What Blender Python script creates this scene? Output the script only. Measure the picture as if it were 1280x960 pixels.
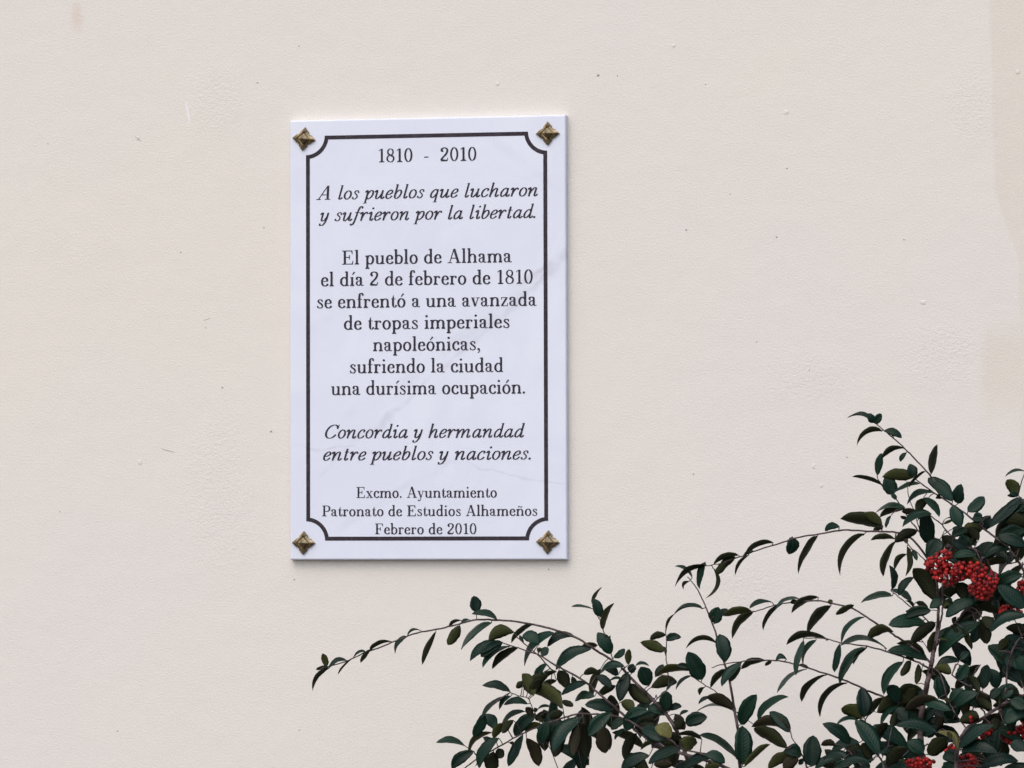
import bpy, bmesh, math, random
import numpy as np
from mathutils import Vector, Matrix

for _o in list(bpy.data.objects):
    bpy.data.objects.remove(_o)
S = bpy.context.scene
COL = S.collection
R = math.radians

# ------------------------------------------------------------------ camera
# plaque centre is (0, 0, ZC) on the wall; the camera stands right of it and a little lower
ZC = 2.0
F_PX = 5175.0                      # focal length in pixels of a 1280 px wide picture
YAW, PITCH, ROLL = 0.186634218, 0.032603159, 0.002499347
CAM = Vector((1.206086, -5.740380 - 0.013, ZC - 0.257664))
PLAQUE_H = 0.624887
_rz = Matrix.Rotation(YAW, 3, 'Z'); _rx = Matrix.Rotation(PITCH, 3, 'X'); _ry = Matrix.Rotation(ROLL, 3, 'Y')
RC = _rz @ _rx @ _ry               # columns: right, forward, up
RIGHT, FWD, UP = RC.col[0].copy(), RC.col[1].copy(), RC.col[2].copy()
cam = bpy.data.cameras.new('camera'); cam_o = bpy.data.objects.new('camera', cam); COL.objects.link(cam_o)
cam.sensor_width = 36.0; cam.lens = 36.0 * F_PX / 1280.0; cam.clip_start = 0.05; cam.clip_end = 500
M4 = Matrix((RIGHT, UP, -FWD)).transposed().to_4x4(); M4.translation = CAM
cam_o.matrix_world = M4
S.camera = cam_o

# ------------------------------------------------------------------ light
SUN_EL, SUN_AZ = 50.0, 196.0       # high, behind the camera's left shoulder, behind thin cloud
w = bpy.data.worlds.new('World'); S.world = w; w.use_nodes = True
nt = w.node_tree
sky = nt.nodes.new('ShaderNodeTexSky'); sky.sky_type = 'NISHITA'; sky.sun_disc = False
sky.sun_elevation = R(SUN_EL); sky.sun_rotation = R(SUN_AZ)
sky.air_density = 1.0; sky.dust_density = 3.0; sky.ozone_density = 1.0
nt.links.new(sky.outputs[0], nt.nodes['Background'].inputs[0])
nt.nodes['Background'].inputs[1].default_value = 0.15
sun = bpy.data.lights.new('sun', 'SUN'); sun.energy = 0.55; sun.angle = R(80); sun.color = (1.0, 0.975, 0.945)
sun_o = bpy.data.objects.new('sun', sun); COL.objects.link(sun_o)
sd = Vector((math.sin(R(SUN_AZ)) * math.cos(R(SUN_EL)), math.cos(R(SUN_AZ)) * math.cos(R(SUN_EL)), math.sin(R(SUN_EL))))
sun_o.rotation_euler = sd.to_track_quat('Z', 'Y').to_euler()
sun_o.location = (0, -6, 9)
vs = S.view_settings
vs.view_transform = 'Standard'; vs.look = 'None'; vs.gamma = 1.0; vs.use_curve_mapping = False
vs.exposure = 0.54

# ------------------------------------------------------------------ helpers
def at(px, py, d):
    """world point on the plane y = -d seen at photo pixel (px, py)"""
    v = FWD * F_PX + RIGHT * (px - 640.0) + UP * (480.0 - py)
    t = (-d - CAM.y) / v.y
    return CAM + v * t

def wall_xz(px, py):
    p = at(px, py, 0.0)
    return p.x, p.z

def px_scale(d):
    return (5.74 - d) / math.cos(YAW) / F_PX

def tag(o, label=None, cat=None, kind=None, group=None):
    if label: o['label'] = label
    if cat: o['category'] = cat
    if kind: o['kind'] = kind
    if group: o['group'] = group
    return o

def empty(name, loc):
    o = bpy.data.objects.new(name, None); COL.objects.link(o); o.location = loc
    o.empty_display_size = 0.1
    return o

def link(name, verts, faces, mats, parent=None, smooth=False, midx=None):
    me = bpy.data.meshes.new(name)
    me.from_pydata([tuple(v) for v in verts], [], faces)
    for m in (mats if isinstance(mats, (list, tuple)) else [mats]):
        me.materials.append(m)
    if midx is not None:
        me.polygons.foreach_set('material_index', midx)
    if smooth:
        me.polygons.foreach_set('use_smooth', [True] * len(me.polygons))
    me.update()
    o = bpy.data.objects.new(name, me); COL.objects.link(o)
    if parent:
        o.parent = parent
        o.matrix_parent_inverse = Matrix.Translation(-parent.location)
    return o

def material(name):
    m = bpy.data.materials.new(name); m.use_nodes = True
    return m, m.node_tree, m.node_tree.nodes['Principled BSDF']

class N:
    """tiny node-tree builder"""
    def __init__(self, t): self.t = t
    def new(self, typ, **k):
        n = self.t.nodes.new(typ)
        for a, b in k.items(): setattr(n, a, b)
        return n
    def put(self, sock, v):
        if hasattr(v, 'links'): self.t.links.new(v, sock)
        elif v is not None: sock.default_value = v
    def math(self, op, a, b=None, c=None, clamp=False):
        n = self.new('ShaderNodeMath', operation=op, use_clamp=clamp)
        self.put(n.inputs[0], a); self.put(n.inputs[1], b)
        if c is not None: self.put(n.inputs[2], c)
        return n.outputs[0]
    def vmath(self, op, a, b=None):
        n = self.new('ShaderNodeVectorMath', operation=op)
        self.put(n.inputs[0], a); self.put(n.inputs[1], b)
        return n.outputs['Value'] if op in ('DISTANCE', 'LENGTH', 'DOT_PRODUCT') else n.outputs[0]
    def noise(self, vec, scale, detail=3, rough=0.55, dist=0.0):
        n = self.new('ShaderNodeTexNoise'); self.put(n.inputs['Vector'], vec)
        n.inputs['Scale'].default_value = scale; n.inputs['Detail'].default_value = detail
        n.inputs['Roughness'].default_value = rough; n.inputs['Distortion'].default_value = dist
        return n.outputs[0]
    def rng(self, v, a, b, c=0.0, d=1.0, smooth=True):
        n = self.new('ShaderNodeMapRange'); n.interpolation_type = 'SMOOTHSTEP' if smooth else 'LINEAR'
        self.put(n.inputs[0], v)
        for i, x in zip((1, 2, 3, 4), (a, b, c, d)): self.put(n.inputs[i], x)
        return n.outputs[0]
    def mix(self, f, a, b):
        n = self.new('ShaderNodeMix', data_type='RGBA')
        self.put(n.inputs[0], f)
        self.put(n.inputs[6], (*a, 1) if isinstance(a, tuple) else a)
        self.put(n.inputs[7], (*b, 1) if isinstance(b, tuple) else b)
        return n.outputs[2]
    def bump(self, h, strength, dist, normal=None):
        n = self.new('ShaderNodeBump'); n.inputs['Strength'].default_value = strength
        n.inputs['Distance'].default_value = dist
        self.put(n.inputs['Height'], h)
        if normal is not None: self.put(n.inputs['Normal'], normal)
        return n.outputs[0]

# ------------------------------------------------------------------ wall material
def wall_material():
    m, t, p = material('cream_painted_render'); n = N(t)
    geo = n.new('ShaderNodeTexCoord').outputs['Object']
    sep = n.new('ShaderNodeSeparateXYZ'); t.links.new(geo, sep.inputs[0])
    X, Z = sep.outputs[0], sep.outputs[2]
    flat = n.new('ShaderNodeCombineXYZ'); t.links.new(X, flat.inputs[0]); t.links.new(Z, flat.inputs[2]); P = flat.outputs[0]
    big = n.noise(P, 1.3, 3, 0.5)
    mid = n.noise(P, 7.0, 4, 0.55)
    c = n.mix(n.rng(big, 0.3, 0.7), WALL_A, WALL_B)
    c = n.mix(n.math('MULTIPLY', n.rng(mid, 0.45, 0.75), 0.30), c, WALL_C)
    # an older, greyer beige coat of paint left showing along the right
    wob = n.math('MULTIPLY', n.math('SUBTRACT', n.noise(P, 9, 3), 0.5), 0.05)
    xa, za = wall_xz(1237, 0); xb, zb = wall_xz(1244, 220); xc, zc = wall_xz(1274, 350)
    xe, ze = wall_xz(1224, 500); _, zt = wall_xz(1224, 415); _, zbm = wall_xz(1224, 560)
    edge1 = n.rng(Z, zc, zb, xc, xb); edge1b = n.rng(Z, zb, za, xb, xa)
    e1 = n.math('MINIMUM', edge1, n.math('ADD', edge1b, n.rng(Z, zc, zb, 0.2, 0.0)))
    d1 = n.math('SUBTRACT', n.math('ADD', X, n.math('MULTIPLY', wob, 0.25)), e1)
    m1 = n.rng(d1, -0.003, 0.003)
    d2 = n.math('SUBTRACT', n.math('ADD', X, wob), xe)
    m2 = n.math('MULTIPLY', n.rng(d2, -0.004, 0.012), n.math('MULTIPLY', n.rng(n.math('ADD', Z, wob), zbm, zbm + 0.09), n.rng(n.math('ADD', Z, wob), zt + 0.03, zt - 0.03)))
    old = n.math('MAXIMUM', n.math('MULTIPLY', m1, 0.6), n.math('MULTIPLY', m2, 0.7))
    c = n.mix(old, c, WALL_OLD)
    # faint rusty smear near the top left, faint drips
    sx, sz = wall_xz(96, 22)
    dr = n.new('ShaderNodeMapping'); t.links.new(P, dr.inputs[0]); dr.inputs['Location'].default_value = (-sx, 0, -sz * 0.4); dr.inputs['Scale'].default_value = (1, 1, 0.4)
    sm = n.rng(n.math('ADD', n.vmath('LENGTH', dr.outputs[0]), n.math('MULTIPLY', n.math('SUBTRACT', n.noise(P, 60, 3), 0.5), 0.012)), 0.013, 0.001)
    c = n.mix(n.math('MULTIPLY', sm, 0.35), c, (0.62, 0.42, 0.30))
    # pits: tiny dark holes in the render
    pits = [(748, 95, 2.2), (858, 288, 1.5), (971, 297, 1.4), (984, 211, 1.3), (882, 106, 1.0), (322, 104, 1.4), (278, 485, 1.6), (339, 540, 1.9), (913, 243, 1.0),
            (257, 410, 1.1), (330, 285, 1.3), (226, 316, 1.3), (1059, 572, 1.2), (867, 593, 1.3), (772, 95, 1.1), (686, 712, 1.2), (368, 725, 1.4), (147, 914, 1.2), (374, 58, 1.3), (1262, 700, 1.0),
            (1012, 463, 1.1), (946, 428, 1.0), (374, 913, 1.2), (75, 640, 1.1), (60, 180, 1.0), (1130, 300, 1.1)]
    dark = None; lump = None
    for (x, y, r) in pits:
        wx, wz = wall_xz(x, y)
        dd = n.vmath('DISTANCE', P, (wx, 0, wz))
        k = n.rng(dd, r * 0.0010, r * 0.0004)
        dark = k if dark is None else n.math('MAXIMUM', dark, k)
    c = n.mix(n.math('MULTIPLY', dark, 0.5), c, (0.06, 0.045, 0.035))
    # lumps and trowel nicks in the render
    lumps = [(622, 105, 3), (983, 140, 3.6), (1017, 583, 3.2), (1027, 607, 2.8), (842, 57, 3), (1154, 378, 3.8), (175, 578, 3.5), (1272, 90, 3.5), (172, 173, 3)]
    for (x, y, r) in lumps:
        wx, wz = wall_xz(x, y)
        k = n.rng(n.math('ADD', n.vmath('DISTANCE', P, (wx, 0, wz)), n.math('MULTIPLY', n.math('SUBTRACT', n.noise(P, 300, 1), 0.5), 0.004)), r * 0.0012, r * 0.0003)
        lump = k if lump is None else n.math('MAXIMUM', lump, k)
    # scratches: distance to a segment
    def seg(x0, y0, x1, y1, wd):
        a = wall_xz(x0, y0); b = wall_xz(x1, y1); L = math.hypot(b[0] - a[0], b[1] - a[1]); ux, uz = (b[0] - a[0]) / L, (b[1] - a[1]) / L
        q = n.vmath('SUBTRACT', P, (a[0], 0, a[1]))
        al = n.vmath('DOT_PRODUCT', q, (ux, 0, uz)); ac = n.vmath('DOT_PRODUCT', q, (-uz, 0, ux))
        ac = n.math('ADD', ac, n.math('MULTIPLY', n.math('SUBTRACT', n.noise(P, 90, 2), 0.5), 0.0035))
        k1 = n.rng(n.math('ABSOLUTE', ac), wd, wd * 0.35)
        k2 = n.math('MULTIPLY', n.rng(al, 0.0, L * 0.25), n.rng(al, L, L * 0.75))
        return n.math('MULTIPLY', k1, k2)
    c = n.mix(n.math('MULTIPLY', seg(232, 126, 238, 156, 0.0022), 0.6), c, (0.86, 0.84, 0.92))
    ck = n.math('MAXIMUM', seg(200, 561, 220, 567, 0.0009), n.math('MAXIMUM', seg(169, 170, 177, 179, 0.0007), seg(254, 402, 264, 398, 0.0006)))
    c = n.mix(n.math('MULTIPLY', ck, 0.32), c, (0.2, 0.16, 0.13))
    fine = n.noise(P, 380, 3, 0.65)
    speck = n.noise(P, 900, 2, 0.6)
    c = n.mix(n.math('MULTIPLY', n.rng(speck, 0.35, 0.7), 0.35), c, WALL_D)
    t.links.new(c, p.inputs['Base Color'])
    p.inputs['Roughness'].default_value = 0.85; p.inputs['Specular IOR Level'].default_value = 0.25
    # relief: smooth in most places, coarser where the trowel dragged
    rough = n.math('MULTIPLY', n.rng(n.noise(P, 4.5, 3, 0.6), 0.5, 0.75), 0.5)
    for (x, y, rx, rz) in ((275, 620, 0.09, 0.20), (270, 120, 0.07, 0.08), (1180, 440, 0.10, 0.09), (1215, 130, 0.06, 0.10), (1010, 470, 0.10, 0.06), (385, 560, 0.07, 0.12), (930, 740, 0.12, 0.08)):
        wx, wz = wall_xz(x, y)
        mp = n.new('ShaderNodeMapping'); t.links.new(P, mp.inputs[0]); mp.inputs['Location'].default_value = (-wx / rx, 0, -wz / rz); mp.inputs['Scale'].default_value = (1 / rx, 1, 1 / rz)
        rough = n.math('MAXIMUM', rough, n.math('MULTIPLY', n.rng(n.math('ADD', n.vmath('LENGTH', mp.outputs[0]), n.math('MULTIPLY', n.noise(P, 14, 3), 0.6)), 1.25, 0.5), 0.9))
    coarse = n.noise(P, 240, 3, 0.6, 0.5)
    h = n.math('ADD', n.math('MULTIPLY', fine, 0.7), n.math('MULTIPLY', n.math('MULTIPLY', coarse, rough), 1.25))
    h = n.math('ADD', h, n.math('MULTIPLY', n.noise(P, 20, 2), 0.9))
    h = n.math('ADD', h, n.math('MULTIPLY', lump, 0.8))
    h = n.math('SUBTRACT', h, n.math('MULTIPLY', dark, 2.0))
    h = n.math('SUBTRACT', h, n.math('MULTIPLY', ck, 1.0))
    h = n.math('SUBTRACT', h, n.math('MULTIPLY', old, 0.5))
    t.links.new(n.bump(h, 0.68, 0.0014), p.inputs['Normal'])
    return m

WALL_A = (0.725, 0.681, 0.600); WALL_B = (0.707, 0.667, 0.622); WALL_C = (0.70, 0.65, 0.598); WALL_D = (0.57, 0.535, 0.48); WALL_OLD = (0.665, 0.612, 0.525)

def box(x0, x1, y0, y1, z0, z1):
    v = [(x, y, z) for x in (x0, x1) for y in (y0, y1) for z in (z0, z1)]
    f = [(0, 1, 3, 2), (4, 6, 7, 5), (0, 4, 5, 1), (2, 3, 7, 6), (0, 2, 6, 4), (1, 5, 7, 3)]
    return v, f

# ------------------------------------------------------------------ ground
def ground_material():
    m, t, p = material('grey_paving'); n = N(t)
    P = n.new('ShaderNodeTexCoord').outputs['Object']
    c = n.mix(n.noise(P, 3, 5), (0.085, 0.08, 0.075), (0.13, 0.12, 0.11))
    t.links.new(c, p.inputs['Base Color']); p.inputs['Roughness'].default_value = 0.9
    t.links.new(n.bump(n.noise(P, 60, 4), 0.4, 0.01), p.inputs['Normal'])
    return m
g = link('ground', [(-150, -150, 0), (150, -150, 0), (150, 150, 0), (-150, 150, 0)], [(0, 1, 2, 3)], ground_material()); tag(g, kind='structure')

v, f = box(-7, 9, 0.0, 0.35, -0.02, 5.2)
wall = link('wall', v, f, wall_material())
tag(wall, 'cream painted rendered wall with faint trowel marks behind the marble plaque', 'wall')

# ------------------------------------------------------------------ plaque
TH = 0.0125                          # slab thickness
def marble_material():
    m, t, p = material('white_veined_marble'); n = N(t)
    P = n.new('ShaderNodeTexCoord').outputs['Object']
    sep = n.new('ShaderNodeSeparateXYZ'); t.links.new(P, sep.inputs[0])
    c = n.mix(n.rng(n.noise(P, 9, 4, 0.6, 1.2), 0.35, 0.7), (0.65, 0.675, 0.765), (0.685, 0.71, 0.79))
    wob = n.math('MULTIPLY', n.math('SUBTRACT', n.noise(P, 11, 4, 0.6), 0.5), 0.05)
    def vein(x0, y0, x1, y1, wd, amt, c):
        a = at(x0, y0, TH); b = at(x1, y1, TH); L = math.hypot(b.x - a.x, b.z - a.z); ux, uz = (b.x - a.x) / L, (b.z - a.z) / L
        q = n.vmath('SUBTRACT', P, (a.x, 0, a.z - ZC))
        al = n.vmath('DOT_PRODUCT', q, (ux, 0, uz)); ac = n.math('ADD', n.vmath('DOT_PRODUCT', q, (-uz, 0, ux)), wob)
        k = n.math('MULTIPLY', n.rng(n.math('ABSOLUTE', ac), wd, 0.0), n.math('MULTIPLY', n.rng(al, -0.01, 0.03), n.rng(al, L + 0.01, L - 0.03)))
        k = n.math('MULTIPLY', k, n.rng(n.noise(P, 25, 3), 0.3, 0.65))
        return n.mix(n.math('MULTIPLY', k, amt), c, (0.50, 0.50, 0.57))
    c = vein(395, 600, 720, 310, 0.007, 0.5, c)
    c = vein(430, 530, 700, 330, 0.016, 0.22, c)
    c = vein(640, 360, 720, 312, 0.006, 0.75, c)
    c = vein(360, 553, 520, 570, 0.004, 0.45, c)
    c = vein(560, 582, 712, 606, 0.003, 0.55, c)
    c = vein(420, 660, 600, 560, 0.010, 0.28, c)
    c = vein(380, 420, 560, 300, 0.018, 0.14, c)
    c = vein(600, 160, 705, 240, 0.012, 0.15, c)
    t.links.new(c, p.inputs['Base Color'])
    p.inputs['Roughness'].default_value = 0.42; p.inputs['Specular IOR Level'].default_value = 0.35
    p.inputs['Subsurface Weight'].default_value = 0.0
    t.links.new(n.bump(n.noise(P, 500, 2), 0.06, 0.0005), p.inputs['Normal'])
    return m
plaque = empty('marble_plaque', (0, 0, ZC))
tag(plaque, 'white marble plaque with dark Spanish inscription and brass corner studs', 'plaque')

bm = bmesh.new()
bmesh.ops.create_cube(bm, size=1.0)
bmesh.ops.scale(bm, vec=(0.4, TH, PLAQUE_H + 0.0024), verts=bm.verts)
bmesh.ops.translate(bm, vec=(0, -TH / 2 - 0.0005, -0.0012), verts=bm.verts)
fe = [e for e in bm.edges if all(vv.co.y < -TH * 0.9 for vv in e.verts)]
bmesh.ops.bevel(bm, geom=fe, offset=0.0022, segments=3, profile=0.5, affect='EDGES')
me = bpy.data.meshes.new('slab'); bm.to_mesh(me); bm.free(); me.materials.append(marble_material())
slab = bpy.data.objects.new('slab', me); COL.objects.link(slab); slab.parent = plaque
me.polygons.foreach_set('use_smooth', [False] * len(me.polygons))
FRONT = -TH - 0.0005

def flat_mat(name, col, rough=0.6):
    m, t, p = material(name); n = N(t)
    P = n.new('ShaderNodeTexCoord').outputs['Object']
    c = n.mix(n.rng(n.noise(P, 260, 3), 0.4, 0.75), col, tuple(x * 1.5 + 0.006 for x in col))
    t.links.new(c, p.inputs['Base Color']); p.inputs['Roughness'].default_value = rough; p.inputs['Specular IOR Level'].default_value = 0.12
    return m
INK = flat_mat('dark_engraved_paint', (0.030, 0.026, 0.036))
LINE = flat_mat('dark_border_paint', (0.032, 0.025, 0.032))

# border: straight rules whose corners are quarter rounds biting inwards
def border():
    tl = at(382.6, 169.0, TH); br = at(685.4, 675.6, TH)
    x0, x1 = tl.x, br.x
    z1 = (at(404, 169.5, TH).z + at(660, 164.7, TH).z) / 2 - ZC
    z0 = (at(404.7, 676.4, TH).z + at(662.3, 674.8, TH).z) / 2 - ZC
    bw = 0.0056; r = 0.0275
    def outline(off, rr):
        pts = []
        for cx, cz, a0 in ((x0 - 0.0, z1 + 0.0, 270), (x0, z0, 0), (x1, z0, 90), (x1, z1, 180)):
            pts.append((cx, cz, a0, rr))
        return pts
    K = 12
    outer, inner = [], []
    corners = [(x0, z1, 0, -90), (x1, z1, -90, -180), (x1, z0, 180, 90), (x0, z0, 90, 0)]
    corners = [(x0, z1, -90, 0), (x1, z1, 180, 270), (x1, z0, 90, 180), (x0, z0, 0, 90)]
    for (cx, cz, a0, a1) in corners:
        for i in range(K + 1):
            a = R(a0 + (a1 - a0) * i / K)
            outer.append((cx + r * math.cos(a), cz + r * math.sin(a)))
        # inner outline keeps square ends where the arc meets the rules
        ri = r + bw
        e = math.degrees(math.asin(bw / ri))
        for i in range(K + 1):
            a = R((a0 + e) + (a1 - a0 - 2 * e) * i / K)
            inner.append((cx + ri * math.cos(a), cz + ri * math.sin(a)))
    n_ = len(outer)
    y = FRONT - 0.0003
    vv = [(a, y, b) for a, b in outer] + [(a, y, b) for a, b in inner]
    ff = [(i, (i + 1) % n_, n_ + (i + 1) % n_, n_ + i) for i in range(n_)]
    o = link('border_line', vv, ff, LINE); o.parent = plaque
border()
# ------------------------------------------------------------------ lettering (drawn stroke by stroke)
# units: x-height 64, capitals and figures 100, ascenders 104, descenders -30
T_, H_ = 14.0, 6.6
class Glyph:
    def __init__(self, adv): self.adv = adv; self.polys = []
    def quad(self, *pts): self.polys.append(list(pts)); return self
    def rect(self, x0, y0, x1, y1): return self.quad((x0, y0), (x1, y0), (x1, y1), (x0, y1))
    def dot(self, x, y, r):
        self.polys.append([(x + r * math.cos(2 * math.pi * i / 14), y + r * math.sin(2 * math.pi * i / 14)) for i in range(14)]); return self
    def line(self, x0, y0, x1, y1, w0, w1=None):
        w1 = w0 if w1 is None else w1
        L = math.hypot(x1 - x0, y1 - y0) or 1; nx, ny = -(y1 - y0) / L, (x1 - x0) / L
        return self.quad((x0 - nx * w0 / 2, y0 - ny * w0 / 2), (x1 - nx * w1 / 2, y1 - ny * w1 / 2), (x1 + nx * w1 / 2, y1 + ny * w1 / 2), (x0 + nx * w0 / 2, y0 + ny * w0 / 2))
    def curve(self, pts, T=None, H=None, closed=False, p=1.4, taper=0):
        T = T_ if T is None else T; H = H_ if H is None else H
        n = len(pts); out = []
        segs = n if closed else n - 1
        for i in range(segs):
            if closed: P = [pts[(i + k - 1) % n] for k in range(4)]
            else: P = [pts[max(0, i - 1)], pts[i], pts[i + 1], pts[min(n - 1, i + 2)]]
            for s in range(8):
                t = s / 8
                out.append(tuple(0.5 * (2 * P[1][k] + (P[2][k] - P[0][k]) * t + (2 * P[0][k] - 5 * P[1][k] + 4 * P[2][k] - P[3][k]) * t * t + (3 * P[1][k] - P[0][k] - 3 * P[2][k] + P[3][k]) * t ** 3) for k in (0, 1)))
        if not closed: out.append(pts[-1])
        m = len(out); A, B = [], []
        for i in range(m):
            a = out[(i - 1) % m] if (closed or i > 0) else out[0]
            b = out[(i + 1) % m] if (closed or i < m - 1) else out[-1]
            dx, dy = b[0] - a[0], b[1] - a[1]; L = math.hypot(dx, dy) or 1
            w = H + (T - H) * (abs(dy) / L) ** p
            if taper:
                u = i / (m - 1); w *= 1 - taper * u
            nx, ny = -dy / L, dx / L
            A.append((out[i][0] + nx * w / 2, out[i][1] + ny * w / 2)); B.append((out[i][0] - nx * w / 2, out[i][1] - ny * w / 2))
        for i in range(m if closed else m - 1):
            j = (i + 1) % m
            self.polys.append([A[i], A[j], B[j], B[i]])
        self.split = True
        return self
    def oval(self, cx, cy, rx, ry, T=None, H=None):
        return self.curve([(cx + rx * math.cos(2 * math.pi * i / 12), cy + ry * math.sin(2 * math.pi * i / 12)) for i in range(12)], T, H, True)
    def stem(self, x, y0, y1, T=None):
        T = T or T_; return self.rect(x - T / 2, y0, x + T / 2, y1)
    def foot(self, x, y, l=14, r=14, up=1, T=None):
        T = T or T_
        self.rect(x - l, y - (0 if up > 0 else H_), x + r, y + (H_ if up > 0 else 0))
        b = H_ * up
        if l > T / 2: self.quad((x - T / 2 - 5, y + b), (x - T / 2, y + b), (x - T / 2, y + b + 6 * up))
        if r > T / 2: self.quad((x + T / 2, y + b), (x + T / 2 + 5, y + b), (x + T / 2, y + b + 6 * up))
        return self
    def flag(self, x, y, l=14):
        return self.quad((x - l, y - 3 - H_ * .7), (x - T_ / 2, y - H_ - 2), (x + T_ / 2, y), (x - T_ / 2, y), (x - l, y - 3))

def roman():
    G = {}
    g = G['a'] = Glyph(60)
    g.dot(13, 47, 6.5).curve([(10, 49), (15, 59), (26, 62), (37, 57), (39, 44)]).stem(39, 12, 46).curve([(39, 14), (42, 5), (48, 2.5), (57, 6)], 10, 5)
    g.curve([(39, 38), (26, 35), (13, 27), (12, 13), (23, 3), (35, 9), (39, 16)], 11, 4.5)
    g = G['b'] = Glyph(64); g.stem(15, 0, 104).flag(15, 104).curve([(15, 46), (24, 59), (37, 61), (51, 48), (53, 32), (50, 15), (37, 3), (24, 5), (15, 16)], T_, H_)
    g = G['c'] = Glyph(54); g.dot(43, 47, 6.5).curve([(47, 48), (41, 59), (29, 62), (15, 51), (11, 32), (15, 13), (30, 2.5), (42, 6), (49, 17)], T_, H_)
    g = G['d'] = Glyph(66); g.stem(49, 0, 104).flag(49, 104).rect(50, 0, 62, H_).curve([(49, 46), (40, 59), (27, 61), (14, 48), (11, 32), (14, 15), (27, 3), (40, 5), (49, 16)], T_, H_)
    g = G['e'] = Glyph(56); g.curve([(46, 36), (43, 53), (30, 62), (16, 53), (11, 32), (15, 12), (30, 2.5), (43, 7), (49, 17)], T_, H_).rect(12, 33, 49, 37.5)
    g = G['f'] = Glyph(42); g.stem(18, 0, 84).foot(18, 0, 14, 16).rect(4, 59, 36, 63).curve([(18, 80), (21, 97), (32, 103), (42, 98)]).dot(40, 93, 6.5)
    g = G['h'] = Glyph(72); g.stem(17, 0, 104).flag(17, 104).foot(17, 0, 13, 13).curve([(17, 44), (28, 58), (41, 61), (52, 54), (55, 40)], T_, H_).stem(55, 0, 42).foot(55, 0, 13, 13)
    g = G['i'] = Glyph(36); g.stem(18, 0, 63).flag(18, 63).foot(18, 0, 14, 14).dot(17, 90, 8)
    g = G['í'] = Glyph(36); g.stem(18, 0, 63).flag(18, 63).foot(18, 0, 14, 14).line(18, 78, 34, 99, 5, 11)
    g = G['l'] = Glyph(36); g.stem(18, 0, 104).flag(18, 104).foot(18, 0, 14, 14)
    g = G['m'] = Glyph(106); g.stem(17, 0, 63).flag(17, 63).foot(17, 0, 13, 12)
    for k in (0, 36): g.curve([(17 + k, 44), (27 + k, 58), (39 + k, 61), (50 + k, 54), (53 + k, 40)], T_, H_).stem(53 + k, 0, 42).foot(53 + k, 0, 12, 12)
    def nn(): return Glyph(72).stem(17, 0, 63).flag(17, 63).foot(17, 0, 13, 13).curve([(17, 44), (28, 58), (41, 61), (52, 54), (55, 40)], T_, H_).stem(55, 0, 42).foot(55, 0, 13, 13)
    G['n'] = nn()
    G['ñ'] = nn().curve([(20, 78), (26, 87), (36, 83), (46, 79), (53, 88)], 7, 6)
    def oo(): return Glyph(62).oval(31, 32, 20.5, 30)
    G['o'] = oo(); G['ó'] = oo().line(29, 76, 46, 98, 5, 11)
    g = G['p'] = Glyph(66); g.stem(17, -32, 63).flag(17, 63).foot(17, -32, 13, 14).curve([(17, 46), (27, 59), (39, 61), (53, 48), (55, 32), (52, 15), (39, 3), (27, 5), (17, 16)], T_, H_)
    g = G['r'] = Glyph(52); g.stem(17, 0, 63).flag(17, 63).foot(17, 0, 13, 16).curve([(17, 40), (24, 54), (34, 61), (45, 57)], 9, 5).dot(42, 53, 7)
    g = G['s'] = Glyph(50); g.curve([(39, 48), (34, 59), (24, 62), (13, 56), (13, 46), (25, 36), (38, 28), (41, 14), (33, 4), (23, 2.5), (12, 8), (9, 18)], 8, 5.5, p=1).line(40, 46, 40, 62, 4).line(9, 2, 9, 20, 4).curve([(14, 50), (20, 40), (33, 31), (38, 20)], 11, 11)
    g = G['t'] = Glyph(42); g.stem(18, 14, 63).rect(4, 59, 36, 63).quad((12, 63), (24, 63), (24, 86), (20, 86)).curve([(18, 16), (21, 5), (29, 2.5), (37, 9), (38, 18)], 11, 5)
    g = G['u'] = Glyph(70); g.stem(16, 20, 63).flag(16, 63).curve([(16, 24), (18, 9), (29, 3), (42, 6), (52, 18)], T_, H_).stem(52, 0, 63).flag(52, 63).rect(52, 0, 66, H_)
    g = G['v'] = Glyph(62); g.line(13, 62, 31, 2, 13).line(49, 62, 32, 4, 5).rect(2, 59, 28, 63.5).rect(38, 59, 61, 63.5)
    g = G['x'] = Glyph(64); g.line(13, 62, 50, 2, 13).line(48, 62, 15, 2, 5).rect(3, 59, 28, 63.5).rect(37, 59, 60, 63.5).rect(2, 0, 27, 4.5).rect(36, 0, 63, 4.5)
    g = G['y'] = Glyph(62); g.line(13, 62, 32, 4, 13).line(50, 62, 30, -6, 5).curve([(31, -2), (26, -18), (17, -28), (9, -26)], 6, 5).dot(10, -22, 6).rect(2, 59, 28, 63.5).rect(39, 59, 62, 63.5)
    g = G['z'] = Glyph(54); g.line(43, 60, 11, 4, 12).rect(7, 58.5, 48, 63).rect(6, 0, 49, 4.8).line(9, 46, 8, 62, 4.5).line(46, 2, 48, 20, 4.5)
    # capitals
    g = G['A'] = Glyph(92); g.line(46, 101, 74, 2, 15).line(44, 98, 16, 2, 6.5).rect(28, 32, 64, 38).rect(3, 0, 32, 6.2).rect(57, 0, 90, 6.2)
    g = G['E'] = Glyph(86); g.stem(24, 0, 100, 15.5).rect(6, 93.8, 74, 100).rect(6, 0, 77, 6.2).rect(24, 48.5, 54, 54.5).line(54, 36, 54, 67, 6).quad((74, 100), (70, 100), (66, 92), (72, 74), (76, 74)).quad((77, 0), (81, 28), (77, 28), (70, 8), (68, 4))
    g = G['F'] = Glyph(80); g.stem(24, 0, 100, 15.5).rect(6, 93.8, 72, 100).foot(24, 0, 18, 22, 1, 15.5).rect(24, 46.5, 52, 52.5).line(52, 34, 52, 65, 6).quad((72, 100), (68, 100), (63, 92), (70, 73), (74, 73))
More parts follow.
